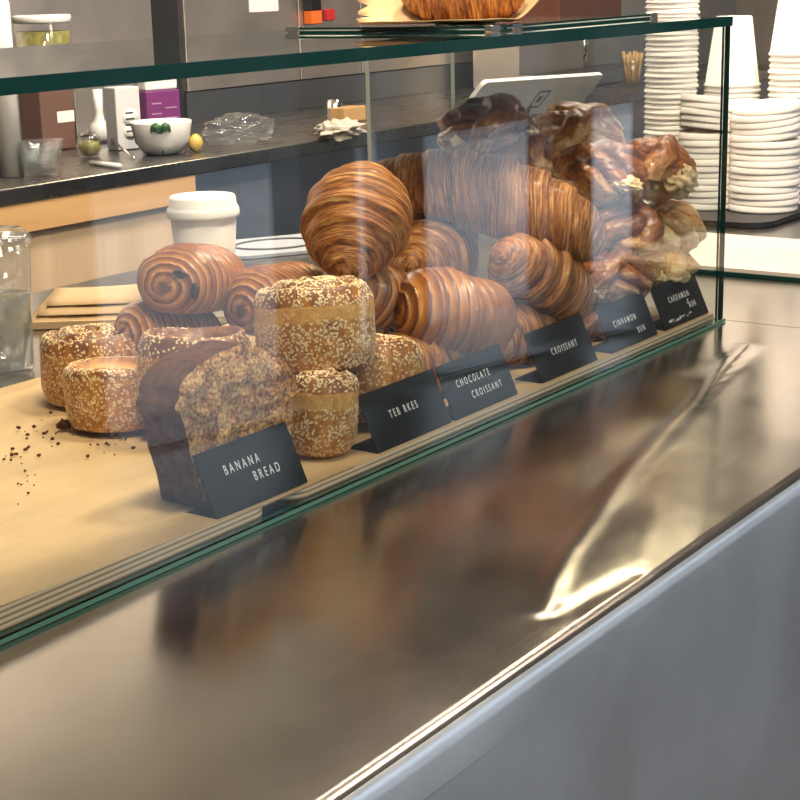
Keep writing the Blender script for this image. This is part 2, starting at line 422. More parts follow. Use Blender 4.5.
sub(MB().box((-2.2, YF+.012, -.03), (XE, YB, -.004)), 'core_board', 'darkgrey')
mb = MB(); v = []; f = []; nx, nz = 200, 40
for i in range(nx+1):
    x = -2.2+(XE+2.2)*i/nx
    for j in range(nz+1):
        z = -.034 - (.80)*(j/nz)**1.5
        v.append((x, YF+front_wave(x, -z)+.0006*noise.noise(Vector((x*3, z*3, 2))), z))
for i in range(nx):
    for j in range(nz): f.append((i*(nz+1)+j, i*(nz+1)+j+1, (i+1)*(nz+1)+j+1, (i+1)*(nz+1)+j))
mb.add(v, f, 0, True)
sub(mb, 'front_panel', 'steel_front')
sub(MB().box((-2.15, YF+.03, FZ+.08), (XE-.02, YB-.02, -.031)), 'carcass', 'steel_dark')
sub(MB().box((-2.1, YF+.1, FZ), (XE-.1, YB-.1, FZ+.08)), 'plinth', 'black')

# ================================================================== GLASS DISPLAY CASE
H0, H1, XL, YD = .360, .371, -1.75, .392
case = thing('glass_display_case', (0, 0, .0002), 'frameless green edged glass pastry case standing on the steel counter', 'display case')
def pane(name, a, b, edge='edge', thin=None):
    """box whose two largest faces are clear and whose narrow faces are green cut edges"""
    mb = MB().box(a, b, 1)
    d = [b[i]-a[i] for i in range(3)]; ax = d.index(min(d))
    pairs = {2: (0, 1), 1: (2, 4), 0: (3, 5)}[ax]
    for q in pairs: mb.mi[q] = 0
    return mb.build(name, ['glass', edge], case)
pane('front_pane', (XL, -.003, .0045), (0, .004, H0))
pane('side_pane', (-.007, .0045, .0045), (0, YD, H0))
pane('back_pane', (-.2, YD-.006, .013), (-.0075, YD, H0), 'edge_white')
pane('top_pane', (XL, -.004, H0), (.004, YD+.003, H1))
pane('base_pane', (XL, -.005, .0004), (.004, .455, .004), 'edge_light')

# boards
def rounded(x0, y0, x1, y1, r, corners=(1, 1, 1, 1), n=8):
    out = []
    for k, (cx, cy, a0) in enumerate(((x1-r, y0+r, -90), (x1-r, y1-r, 0), (x0+r, y1-r, 90), (x0+r, y0+r, 180))):
        if not corners[k]:
            out.append(((x1, y0), (x1, y1), (x0, y1), (x0, y0))[k]); continue
        for i in range(n+1):
            a = math.radians(a0+90*i/n); out.append((cx+r*math.cos(a), cy+r*math.sin(a)))
    return out
BZ = .0125
b1 = MB().prism(rounded(-1.7, .0055, -.872, .505, .022, (1, 1, 1, 1)), .0045, BZ, 0, 1).build('serving_board', ['wood', 'ply'])
tag(b1, 'pale plywood serving board under the banana bread, rounded corner, nearest the camera', 'serving board', None)
b2 = MB().prism(rounded(-.846, .0055, -.010, .505, .022, (0, 0, 1, 1)), .0045, BZ, 0, 1).build('serving_board', ['wood', 'ply'])
tag(b2, 'pale plywood serving board under the croissants and buns at the far end of the case', 'serving board', None)
# thin strip of parchment along the front of the near board
mb = MB(); v = []; f = []
n = 90
for i in range(n+1):
    t = i/n; x = -1.66 + t*(.90)
    for j in range(13):
        s_ = j/12; q = max(0, min(1, (x+.852)/.05)); yb = .445 - .42*q*q*(3-2*q)
        y = .013 + (yb-.013)*s_
        lift = max(0, min(1, (-.88-x)/.34))
        z = BZ + 0.0014 + .0013*noise.noise(Vector((x*6+y*5, y*14, 3)))*min(1, s_*3) + .010*lift*math.exp(-(s_*3.0)**2)
        if j == 0: y = .0058
        v.append((x, y, z))
for i in range(n):
    for j in range(12): f.append((i*13+j, (i+1)*13+j, (i+1)*13+j+1, i*13+j+1))
k = len(v); v += [(x, y, BZ+.0001) for x, y, z in v]
f2 = [tuple(q+k for q in reversed(w)) for w in f]
rim = [i*13 for i in range(n+1)] + [n*13+j for j in range(1, 13)] + [i*13+12 for i in range(n-1, -1, -1)] + [j for j in range(11, 0, -1)]
rim0 = n
f3 = [(rim[(i+1) % len(rim)], rim[i], rim[i]+k, rim[(i+1) % len(rim)]+k) for i in range(len(rim))]
mb.add(v, f+f2, 0, True); mb.add(v, f3[:n], 1); mb.add(v, f3[n:], 0)
tag(mb.build('baking_parchment', ['parchment', 'ply']), 'tan baking parchment lying over the near serving board in front of the seeded rolls', 'baking paper')
# crumbs
mb = MB()
for i in range(80):
    cx, cy = random.choice(((20, 432), (60, 432), (12, 455), (120, 445), (85, 436), (150, 440), (40, 445), (30, 480)))
    p = at_z(cx+random.gauss(0, 18), cy+random.gauss(0, 9), BZ+.003)
    s_ = random.choice((.0008, .0011, .0015, .0022))
    mb.blob((p.x, p.y, BZ+.0032+s_*.4), s_, s_*random.uniform(.6, 1.2), s_*.7, 4, 0, .4, 2, i)
o = mb.build('bread_crumbs', 'loafcrust'); o['kind'] = 'stuff'; tag(o, 'scattered dark brown bread crumbs on the parchment by the seeded rolls', 'crumbs')

# ================================================================== PASTRIES
def frame_mat(axis, up=Vector((0, 0, 1)), roll=0):
    a = Vector(axis).normalized(); c = (up - a*up.dot(a))
    if c.length < .1: c = Vector((0, 1, 0)) - a*a.y
    c.normalize(); b = c.cross(a)
    m = Matrix((a, b, c)).transposed()
    return m @ Matrix.Rotation(roll, 3, 'X')
def saw(q): q = q - math.floor(q); return q
def roll_mesh(L, R, kind='croissant', sy=1.0, sz=1.0, bend=(0, 0), slant=.05, phi=0, seed=0, nt=120, na=80, ridge=1.0, rings=8, side=0, tipr=.30, skew=0):
    mb = MB(); v = []; f = []; pc = []; bk = []
    edges = [0, .26, .50, .72, .90, 1.0001]
    sd = Vector((seed*5.7, seed*2.3, seed*9.1))
    for i in range(nt+1):
        t = math.sin(-math.pi/2 + math.pi*i/nt); t = .5*t + .5*(-1+2*i/nt)
        cx = L/2*t
        for j in range(na):
            th = 2*math.pi*j/na
            wob = .035*noise.noise(Vector((t*2.2, math.cos(th)*.9, math.sin(th)*.9))+sd)
            t2 = max(-1, min(1, t + (slant*math.cos(th-phi) + wob)*(1-t*t)))
            u = abs(t2)
            if kind == 'croissant':
                k = max(i2 for i2 in range(5) if edges[i2] <= u)
                q = (u-edges[k])/(edges[k+1]-edges[k])
                env = tipr*(1-u**6)**.5 + (1-tipr)*(1-u**1.7)
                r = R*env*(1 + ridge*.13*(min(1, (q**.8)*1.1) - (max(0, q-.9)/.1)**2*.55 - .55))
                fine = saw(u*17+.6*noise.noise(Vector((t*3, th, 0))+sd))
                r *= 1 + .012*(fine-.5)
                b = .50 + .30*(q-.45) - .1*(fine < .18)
            else:
                env = max(0, 1-u**3.4)**.46
                w = 1.0 if side == 0 else max(.0, min(1, .5 + side*t2*1.2))
                face = max(0, (u-.86)/.14)
                fine = saw((env*4.6 + th/(2*math.pi) if face > 0 else (1-u)*rings*(1.2 if u > .6 else 1)) + (.06 if face > 0 else .22)*noise.noise(Vector((t*2, math.cos(th)*1.2, math.sin(th)*1.2))+sd))
                st = min(1, fine*1.25) - max(0, fine-.86)/.14*.9
                r = R*env*(1 + ridge*w*.10*(st-.5))
                dx = math.copysign(.0030, t)*face*(st-.5)
                b = .5 + w*(.42*(.55-fine)) 
                if face > 0: b = .50 + .55*(.5-fine)
                if fine > .88: b += .22*w
                if fine < .12: b -= .12*w
            r *= 1 + skew*t
            if kind == 'croissant': dx = 0
            r *= 1 + .07*noise.noise(Vector((t*2.1, math.cos(th)*.8, math.sin(th)*.8))*1.3 + sd*1.7)
            y = r*math.cos(th)*sy; z = r*math.sin(th)*sz
            if z < -R*sz*.72: z = -R*sz*.72 + (z + R*sz*.72)*.25
            v.append((cx+dx, y + bend[0]*t*t, z + bend[1]*t*t))
            pc.append((t2*L*50, math.cos(th), math.sin(th))); bk.append(b)
    for i in range(nt):
        for j in range(na):
            k2 = (j+1) % na
            f.append((i*na+j, (i+1)*na+j, (i+1)*na+k2, i*na+k2))
    f.append(tuple(range(na))); f.append(tuple(nt*na+j for j in range(na))[::-1])
    mb.add(v, f, 0, True, pc, bk)
    return mb
def place(o, p, m3):
    o.matrix_world = Matrix.Translation(p) @ m3.to_4x4()
def croissant(px, py, Y, L, R, axis, label, group='croissants piled in the case', roll=0, **kw):
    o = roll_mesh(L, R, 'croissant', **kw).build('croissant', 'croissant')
    place(o, at_y(px, py, Y) if py is not None else px, frame_mat(axis, roll=roll))
    return tag(o, label, 'croissant', group)
def pain(px, py, Y, L, R, axis, label, roll=0, sticks=(), end=-1, **kw):
    root = thing('chocolate_croissant', (0, 0, 0), label, 'chocolate croissant', 'chocolate croissants piled in the case')
    roll_mesh(L, R, 'pain', **kw).build('dough', 'choc', root)
    sy, sz = kw.get('sy', 1), kw.get('sz', 1)
    for q_, (u, w) in enumerate(sticks):            # chocolate bars showing in the coiled end
        rho = min(.95, math.hypot(u, w)); t = (1-rho**(1/.46))**(1/3.4)
        x = end*L/2*t
        MB().blob((x - end*.0005, u*R*sy, w*R*sz), 0.0035, .0095 if q_ == 0 else .0045, .0042 if q_ == 0 else .0085, 10, 0, .25, 1, u*10).build('chocolate_stick', 'chocolate', root)
    place(root, at_y(px, py, Y), frame_mat(axis, roll=roll))
    return root
SEEDP = []
def seeded_roll(px, py, Y, R, H, label, tilt=(0, 0, 0), dark=False, swirl=0, hollow=0, cone=0, nseed=900, band=.0, zbase=None, seed=0, lump=.05):
    """px,py: where the centre of its base lies in depth Y"""
    root = thing('seeded_roll', (0, 0, 0), label, 'seeded roll', 'sesame seeded rolls in the case')
    prof = []          # (radius fraction, height fraction, is top)
    for k in range(15): prof.append((.93 - cone*.5 + (.07+cone*.5)*math.sin(min(1, k/5)*math.pi/2) + cone*.18*k/14, .04+.80*k/14, 0))
    for k in range(1, 9): a = k/8*math.pi/2; prof.append((1+cone*.18-.13+.13*math.cos(a), .84+.16*math.sin(a), a/1.57))
    top_r = prof[-1][0]
    for k in range(1, 15): prof.append((top_r*(1-k/14), 1, 1))
    prof = [(.0, 0, 0), (.80-cone*.4, .0, 0)] + prof
    na = 84; v = []; f = []; pc = []; bk = []; kk = len(prof)
    sd = Vector((seed*3.3, seed*8.1, seed))
    for i in range(na):
        a = 2*math.pi*i/na
        for (r, z, top) in prof:
            rr = r*R*(1 + lump*noise.noise(Vector((math.cos(a)*1.1, math.sin(a)*1.1, z*1.2))+sd))
            zz = z*H; b = .42 + .1*noise.noise(Vector((math.cos(a)*2, math.sin(a)*2, z*4))+sd)
            if top > 0:
                ph = a/(2*math.pi) + r*2.3
                s_ = saw(ph)
                if swirl: zz += swirl*top*(math.sin(s_*math.pi)**.6 - .5)*(1 if r > .05 else .3) + swirl*.9*(1-r)*top
                b = .30 - .16*top*math.sin(s_*math.pi) - .1*top
                if hollow:
                    h = max(0, 1-r/.72); zz -= hollow*(h**.6); b = (.05 if dark else .25 + .75*min(1, h*1.6))
            elif band and z > .62: b = .72
            zz += H*.05*noise.noise(Vector((math.cos(a)*1.3*r, math.sin(a)*1.3*r, z*2))+sd*2)*(z > .1)
            v.append((rr*math.cos(a), rr*math.sin(a), zz)); pc.append((z*8+r*6, math.cos(a)*3, math.sin(a)*3)); bk.append(b)
    for i in range(na):
        j = (i+1) % na
        for m in range(kk-1): f.append((i*kk+m, j*kk+m, j*kk+m+1, i*kk+m+1))
    MB().add(v, f, 0, True, pc, bk).build('dough', 'seeded', root)
    sb = MB(); rnd = random.Random(seed+5)
    for q in range(int(nseed*3.2)):
        i = rnd.randrange(na); m = rnd.randrange(2, kk-3)
        z = prof[m][1]; top = prof[m][2]
        if top == 0 and band and z > .62 and rnd.random() < .93: continue
        if hollow and top and prof[m][0] < .75: continue
        if top and rnd.random() < .45: continue
        A, B, C_ = (Vector(v[w]) for w in (i*kk+m, ((i+1) % na)*kk+m, i*kk+m+1))
        nrm = (B-A).cross(C_-A)
        if nrm.length < 1e-12: continue
        nrm.normalize(); p = A + (B-A)*rnd.random() + (C_-A)*rnd.random()
        tdir = (B-A).normalized(); tdir.rotate(Matrix.Rotation(rnd.random()*6.28, 3, nrm))
        w = nrm.cross(tdir); s_ = rnd.uniform(.85, 1.15)
        l, h, th = .0018*s_, .00105*s_, .0007
        pts = [p+tdir*l, p+w*h+tdir*.25*l, p-tdir*l*.85, p-w*h+tdir*.25*l, p+nrm*th]
        sb.add(pts, [(0, 1, 4), (1, 2, 4), (2, 3, 4), (3, 0, 4)], 0, True)
    s = sb.build('sesame_seeds', 'seed', root); s['kind'] = 'stuff'
    root.rotation_euler = Euler([math.radians(t) for t in tilt])
    root.location = at_y(px, py, Y) if zbase is None else Vector((*at_z(px, py, zbase).xy, zbase))
    return root
def bun(px, py, Y, R, label, kind=0, rot=(0, 0, 0), h=.66, torn=(), seed=0, pale=0, twist=1.0):
    """glazed knot: plump strands of dough wound side by side, with a strap folded over the top"""
    root = thing('cinnamon_bun' if kind == 0 else 'cardamom_bun', (0, 0, 0), label, 'bun', 'glazed knotted buns heaped at the far end of the case')
    sd = Vector((seed*4.1, seed*1.7, seed*6.3)); n = 90
    v = []; f = []; pc = []; bk = []
    e1 = Vector((1, .25, .35)).normalized(); e3 = Vector((-.35, .9, .12)).normalized(); e2 = e1.cross(e3).normalized()
    for i in range(n+1):
        th = math.pi*i/n
        for j in range(2*n):
            ph = math.pi*j/n
            d = Vector((math.sin(th)*math.cos(ph), math.sin(th)*math.sin(ph), math.cos(th)))
            w = d + .22*noise.noise_vector(d*1.3+sd)
            s1 = w.dot(e1)*1.55 + twist*.45*w.dot(e2) + .13*seed
            q1 = saw(s1); l1 = math.sqrt(max(0, 1-(2*q1-1)**2))
            s3 = w.dot(e3)*1.0 + .35*w.dot(e1)
            x3 = s3/.36; strap = math.sqrt(1-x3*x3) if abs(x3) < 1 and d.z > -.25 else 0
            a = .74 + .26*l1; c = .80 + .33*strap if strap > 0 else 0
            top = c > a
            r = max(a, c)*(1 + .05*noise.noise(d*3.1+sd) + .022*noise.noise(d*9+sd) + .010*noise.noise(d*21+sd))
            ed = strap if top else l1
            b = .54 - .26*max(0, d.z) + pale + .26*max(0, -d.z+.1) + 0.22*noise.noise(d*2.4+sd*2) + .20*(1-ed)*(1 if kind else -1)
            if top and ed < .35: b += .25
            v.append((d.x*r*R, d.y*r*R, d.z*r*R*h))
            pc.append(((q1 if not top else x3)*3, d.dot(e2)*2.0, (x3 if not top else s1)*1.2)); bk.append(b)
    for i in range(n):
        for j in range(2*n):
            k = (j+1) % (2*n); f.append((i*2*n+j, (i+1)*2*n+j, (i+1)*2*n+k, i*2*n+k))
    MB().add(v, f, 0, True, pc, bk).build('dough', 'bun', root)
    er = Euler([math.radians(t) for t in rot]); inv = er.to_matrix().inverted()
    for q, (r_, u_, t_, sz_, el) in enumerate(torn):     # torn pale crumb: right, up and towards the glass
        p = inv @ (Vector((RT.x, RT.y, 0)).normalized()*r_*R + Vector((0, 0, u_*R)) - Vector((fw.x, fw.y, 0)).normalized()*t_*R)
        MB().blob(p, sz_*R, sz_*R, sz_*el*R, 24, 0, .45, 1.9, seed+q).build('torn_crumb', 'torn', root)
    root.rotation_euler = er
    root.location = at_y(px, py, Y)
    return root

# --- seeded rolls on the near board
seeded_roll(97, 398, None, .054, .064, 'sesame seeded roll leftmost on the board, touching the hollow pale topped roll', tilt=(0, 0, 30), swirl=.010, nseed=1000, zbase=BZ+.002, seed=1)
seeded_roll(120, 424, None, .050, .060, 'sesame seeded roll with a pale hollow top, left of the banana bread', tilt=(2, 3, 80), hollow=.016, nseed=1100, zbase=BZ+.002, seed=2)
c_ = at_y(196, 344, .20)
rr_ = seeded_roll(194, 344, .20, .056, .060, 'sesame seeded ring roll peeping over the banana bread, under the two stick pastry', tilt=(0, 4, 0), swirl=.016, hollow=.026, nseed=1000, seed=3, dark=True)
rr_.location.z -= .058
lo_ = seeded_roll(194, 344, .20, .044, max(.03, rr_.location.z-BZ-.004), 'sesame seeded roll low behind the banana bread, carrying the ring roll', nseed=500, seed=8)
lo_.location = (c_.x, c_.y, BZ+.002)
seeded_roll(321, 452, None, .0325, .070, 'small cup shaped sesame seeded roll beside the banana bread sign', tilt=(0, 3, 0), swirl=.006, cone=.28, band=1, nseed=900, zbase=BZ+.001, seed=4)
seeded_roll(319, 366, .088, .0545, .070, 'large sesame seeded roll stacked on top of the small cup shaped one', tilt=(-2, 5, 40), swirl=.010, band=1, nseed=1700, seed=5)
seeded_roll(372, 418, None, .046, .074, 'sesame seeded roll half hidden behind the TEB RKES card', tilt=(0, 8, 0), swirl=.006, nseed=700, zbase=BZ+.001, seed=6)

# --- banana bread
bb = thing('banana_bread', (0, 0, 0), 'cut loaf of banana bread with dark crust and speckled crumb behind its card', 'banana bread')
def loaf_prof(n=64):
    pts = []
    wb, wt, hw, hc = .058, .077, .084, .124     # half widths and heights
    pts += [(-wb + 2*wb*i/10, 0) for i in range(11)]
    pts += [(wb+(wt-wb)*i/10, hw*i/10) for i in range(1, 11)]
    pts += [(wt+.006*math.sin(math.pi*i/6), hw+.012*i/6) for i in range(1, 7)]
    for i in range(1, 24):
        a = math.pi*i/24; pts.append((wt*math.cos(a), hw+.012+(hc-hw-.012)*math.sin(a)**.75))
    pts += [(-wt-.006*math.sin(math.pi*i/6), hw+.012-.012*i/6) for i in range(0, 7)]
    pts += [(-wt+(wt-wb)*i/10, hw*(1-i/10)) for i in range(1, 10)]
    return pts
LP = [(x, z*(1-.24*max(0, x/.077)**1.3) if z > .03 else z) for x, z in loaf_prof()]; n = len(LP); LEN = .048; FRONT = []
v = []; f = []; ny = 16
for i in range(ny+1):
    t = i/ny; y = LEN*t; sc = 1 - .10*max(0, (t-.8)/.2)**2
    for (x, z) in LP:
        k = noise.noise(Vector((x*26, y*26, z*26)))*.0030 + noise.noise(Vector((x*90, y*90, z*90)))*.0012
        d = Vector((x, z-.05)).normalized()
        zz = z*sc+d.y*k; v.append((x*sc+d.x*k, y, max(0, zz)))
        if i == 0: FRONT.append((v[-1][0], v[-1][2]))
for i in range(ny):
    for j in range(n):
        k = (j+1) % n; f.append((i*n+j, i*n+k, (i+1)*n+k, (i+1)*n+j))
f.append(tuple(ny*n+j for j in range(n))[::-1])
MB().add(v, f, 0, True).build('crust', 'loafcrust', bb)
# the cut face, a rough crumb surface
v = []; f = []; nr = 30
cx, cz = 0, .058
for i in range(nr+1):
    s_ = i/nr
    for (x, z) in FRONT:
        X = cx+(x-cx)*s_; Z = cz+(z-cz)*s_
        y = -.0004-.0036*(1-s_**8) + .0026*noise.noise(Vector((X*140, 0, Z*140)))*(1-s_**10) + .004*noise.noise(Vector((X*45, 4, Z*45)))*(1-s_**10)
        v.append((X, y, max(.0005, Z)))
for i in range(nr):
    for j in range(n):
        k = (j+1) % n; f.append((i*n+j, i*n+k, (i+1)*n+k, (i+1)*n+j))
MB().add(v, [q[::-1] for q in f], 0, True).build('crumb', 'crumb', bb)
bb.location = (-.860, .045, BZ+.0022); bb.rotation_euler = (0, 0, math.radians(3))
for (x, y, s_, lab) in ((64, 427, .007, 'dark crumb lump beside the pale topped seeded roll'), (152, 436, .0065, 'dark crumb lump at the foot of the banana bread')):
    p = at_z(x, y, BZ+.004)
    tag(MB().blob((0, 0, 0), s_, s_*.8, s_*.6, 10, 0, .6, 2, x).build('bread_crumb', 'loafcrust', None, (p.x, p.y, BZ+.003+s_*.5)), lab, 'crumb')

# --- chocolate croissants
TW = cdir
pain(194, 282, .30, .115, .047, TW(-.42, -.12, .9), 'chocolate croissant with a coiled end and two dark sticks, in front of the white cup', sz=.82, rings=8, sticks=((.36, .30), (.66, -.12)), end=1, seed=1, side=1)
pain(168, 334, .33, .11, .043, TW(-.7, 0, .6), 'chocolate croissant lying beneath the one with two dark sticks', sz=.8, rings=8, seed=2)
pain(281, 302, .23, .12, .046, TW(-.62, -.15, .75), 'chocolate croissant behind the large stacked seeded roll, hazy in the reflection', sz=.85, rings=8, seed=3, side=1)
pain(372, 300, .16, .12, .046, TW(-.5, .15, .7), 'dark chocolate croissant between the large seeded roll and the big domed croissant', sz=.86, rings=6, seed=4, ridge=.6)
pain(453, 316, .085, .135, .046, TW(-.86, .10, .50), 'broad chocolate croissant with bold ridges on the CHOCOLATE CROISSANT card', sz=.98, sy=1.0, rings=6, seed=5, side=1, ridge=1.7, sticks=((-.28, -.55),), end=1)
# --- croissants
croissant(357, 221, .14, .148, .0550, TW(-.16, -.80, .58), 'big domed croissant with its tip towards the glass, left of the pile', sz=.95, seed=1, slant=.03, tipr=.2)
croissant(486, 197, .142, .285, .050, TW(.95, -.27, .12), 'longest croissant lying across the top of the pile', sz=.97, seed=2, slant=.09, phi=1.2, bend=(0, -.014), tipr=.5, skew=.22)
croissant(434, 258, .19, .17, .046, TW(-.35, -.2, .9), 'croissant end on, in the shade beneath the longest croissant', seed=3)
croissant(541, 282, .075, .17, .047, TW(-.60, .34, .72), 'croissant with a coiled tip above the CROISSANT card', seed=4, slant=.04, tipr=.36)
croissant(424, 219, .24, .15, .042, TW(.7, -.3, .4), 'croissant mostly hidden between the domed croissant and the longest one', seed=5)
croissant(Vector((-.345, .092, .0445)), None, 0, .145, .044, Vector((1, -.04, 0)), 'croissant on the board directly behind the CROISSANT card', seed=6)
croissant(at_z(420, 362, .044), None, 0, .15, .044, Vector((.98, -.15, 0)), 'croissant on the board behind the CHOCOLATE CROISSANT card', seed=7)
# --- buns
bun(489, 134, .20, .062, 'cinnamon bun at the top left of the bun heap, hazy in the reflection', rot=(10, -12, 20), torn=((-.62, -.05, .55, .26, .5),), seed=1)
bun(510, 163, .17, .058, 'cinnamon bun wedged just above the longest croissant', rot=(-5, 8, 60), torn=((.35, .0, .78, .24, .5),), seed=2)
bun(578, 136, .16, .060, 'cardamom bun with a smooth brown knot, at the top middle of the heap', kind=1, rot=(14, -6, 10), seed=3, pale=.16)
bun(604, 174, .105, .058, 'dark glazed cinnamon bun with a pale fold, beside the one with a torn side', rot=(8, 10, -40), torn=((.34, -.12, .70, .36, .45),), seed=4)
bun(655, 169, .068, .050, 'cardamom bun with a pale torn side, topmost at the right end', kind=1, rot=(12, 4, 25), torn=((.42, -.20, .52, .46, .85),), seed=5, h=.78)
bun(618, 230, .085, .054, 'glossy cinnamon bun in the middle layer, left of the folded pale one', rot=(4, -8, 80), torn=((-.5, -.1, .65, .22, .6),), seed=6)
bun(665, 230, .068, .051, 'cardamom bun with long pale folds in the middle layer at the right end', kind=1, rot=(-6, 8, -20), seed=7, pale=.28)
bun(611, 278, .075, .052, 'cinnamon bun with torn crumbs in the bottom layer above its card', rot=(0, 6, 10), torn=((-.42, -.12, .68, .30, .7), (.02, -.50, .74, .14, 1.8)), seed=8)
bun(657, 266, .072, .052, 'pale cardamom bun in the bottom layer above its card', kind=1, rot=(0, -4, 50), torn=((-.05, -.15, .74, .36, .6), (-.48, -.42, .66, .15, 1.8)), seed=9, pale=.34, h=.5)
bun(598, 330, .075, .048, 'cinnamon bun in the shade between the CROISSANT and CINNAMON BUN cards', seed=10)

# --- price cards
def card(bl, br, lines, label, smudge=False):
    a = at_y(*bl, .0105); b = at_y(*br, .0105)
    x = (b-a); x.z = 0; w = min(.120, x.length); ang = math.atan2(x.y, x.x)
    root = thing('price_card', (a.x, a.y, BZ+.0021 if a.x < -.76 else BZ+.0004), label, 'sign', 'folded black name cards along the front of the case', (0, 0, ang))
    h, th = .0545, math.radians(24); t = .0016
    up = Vector((0, math.sin(th), math.cos(th))); nr = Vector((0, -math.cos(th), math.sin(th)))
    def loc(u, q, o=0): return Vector((u, 0, .0008)) + up*q + nr*o
    mb = MB()
    P_ = [loc(0, 0, 0), loc(w, 0, 0), loc(w, h, 0), loc(0, h, 0)]; Q_ = [p - nr*t for p in P_]
    mb.add(P_+Q_, [(0, 1, 2, 3), (7, 6, 5, 4), (0, 4, 5, 1), (1, 5, 6, 2), (2, 6, 7, 3), (3, 7, 4, 0)])
    mb.box((0, 0.0005, 0), (w, .034, .0014))
    mb.build('card', 'card', root)
    for (txt, u, q, size) in lines:
        c = bpy.data.curves.new('lettering', 'FONT'); c.body = txt; c.size = size; c.extrude = .00012; c.space_character = 1.65; c.offset = .00004
        o = bpy.data.objects.new('lettering', c); COL.objects.link(o); o.parent = root
        c.materials.append(M['letter'])
        o.matrix_local = Matrix.Translation(loc(u*w, q*h, .0004)) @ Matrix(((1, 0, 0), tuple((0, up.y, nr.y)), tuple((0, up.z, nr.z)))).to_4x4()
        bpy.context.view_layer.update()
        dg = bpy.context.evaluated_depsgraph_get(); me = bpy.data.meshes.new_from_object(o.evaluated_get(dg))
        o2 = bpy.data.objects.new('lettering', me); COL.objects.link(o2); o2.parent = root; o2.matrix_local = o.matrix_local.copy()
        for vv in me.vertices: vv.co.x *= .66
        bpy.data.objects.remove(o)
    if smudge:
        mb = MB()
        for k in range(26):
            p = loc(w*(.12+.5*random.random()), h*(.10+.06*random.random()), .0003); s_ = random.uniform(.0008, .0022)
            mb.blob(p, s_, s_*.4, s_*.5, 5, 0, .5, 2, k)
        for k in range(8):
            p = loc(w*(.62+.05*random.random()), h*(.28+.2*random.random()), .0003); s_ = random.uniform(.0006, .0016)
            mb.blob(p, s_, s_*.4, s_*1.2, 5, 0, .5, 2, k)
        o = mb.build('sugar_smear', 'letter', root); o['label'] = 'white sugar smear'; o['kind'] = 'stuff'
    return root
card((218, 522), (308, 484), (('BANANA', .22, .56, .0115), ('BREAD', .48, .32, .0115)), 'black folded card reading BANANA BREAD, in front of the cut loaf')
card((379, 455), (452, 425), (('TEB RKES', .28, .46, .0105),), 'black folded card reading TEB RKES')
card((456, 424), (518, 397), (('CHOCOLATE', .18, .52, .0105), ('CROISSANT', .34, .24, .0105)), 'black folded card reading CHOCOLATE CROISSANT')
card((543, 386), (598, 360), (('CROISSANT', .30, .42, .0105),), 'black folded card reading CROISSANT')
card((613, 356), (658, 331), (('CINNAMON', .20, .47, .0105), ('BUN', .62, .18, .0105)), 'black folded card reading CINNAMON BUN')
card((666, 333), (711, 314), (('CARDAMON', .26, .52, .0105), ('BUN', .64, .26, .0105)), 'black folded card reading CARDAMON BUN, smeared with sugar', True)

# ================================================================== ON THE GLASS TOP
pl = thing('menu_frame', (-.44, .06, H1+.0003), 'white menu sheet under green edged glass with chrome clips, on top of the case', 'menu')
x0, y0, x1, y1 = 0, 0, .40, .25
pl.rotation_euler = (0, 0, math.radians(2))
mb = MB().box((x0, y0, .0033), (x1, y1, .0056), 1); mb.mi[0] = mb.mi[1] = 0; mb.build('glass_sheet', ['glass', 'edge'], pl)
mb = MB().box((x0, y0, .0), (x1, y1, .0020), 1); mb.build('backing_plate', ['edge', 'edge'], pl)
MB().box((x0+.012, y0+.010, .0021), (x1-.012, y1-.008, .0031)).build('paper', 'paper', pl)
for cx, cy, dx, dy in ((x0, y0, 1, .35), (x1-.02, y0, 1, .35), (x0, y1-.012, .5, 1), (x1-.02, y1-.012, .5, 1), (x0+.045, y0, 1, .35)):
    MB().box((cx-.002, cy-.003, .0), (cx+.016*dx, cy+.016*dy, .0066)).build('clip', 'chrome', pl, None, .001)
# paper bag with croissant
c0 = at_z(470, 19, .3795)
croissant(Vector((c0.x-.062, c0.y-.032, H1+.006+.0285)), None, 0, .135, .0385, TW(.97, .0, .12), 'croissant in an open kraft paper bag on top of the case', group=None, seed=9, slant=.05, phi=1)
def bag_sheet():
    mb = MB(); v = []; f = []; nx, ny = 36, 26
    for i in range(nx+1):
        for j in range(ny+1):
            u = i/nx*2-1; w = j/ny*2-1
            X = u*.092; Y = w*.062
            e = max(0, abs(w)-.45)/.55; e2 = max(0, u-.62)/.38
            z = .0015 + .030*e**1.6*(1 if w > 0 else .55) + .034*e2**1.5 + .006*max(0, -u-.75)/.25 + .0012*noise.noise(Vector((u*4, w*4, 2)))
            if w < 0: z = 0.0015+.003*e**1.5 + .034*e2**1.5 + .0012*(1+noise.noise(Vector((u*4, w*4, 2))))
            # torn jagged mouth at the left
            if i == 0: X -= .016*abs(math.sin(j*1.1))
            v.append((X, Y, z))
    for i in range(nx):
        for j in range(ny): f.append((i*(ny+1)+j, (i+1)*(ny+1)+j, (i+1)*(ny+1)+j+1, i*(ny+1)+j+1))
    mb.add(v, f, 0, True); return mb
o = bag_sheet().build('paper_bag', 'kraft'); sm = o.modifiers.new('thick', 'SOLIDIFY'); sm.thickness = .0006; sm.offset = 1
b0 = at_z(458, 21, .3795)
o.location = (b0.x-.030, b0.y-.020, H1+.0062); d_ = RT; o.rotation_euler = (0, 0, math.atan2(d_.y, d_.x))
tag(o, 'torn open kraft paper bag holding a croissant on top of the case', 'paper bag')

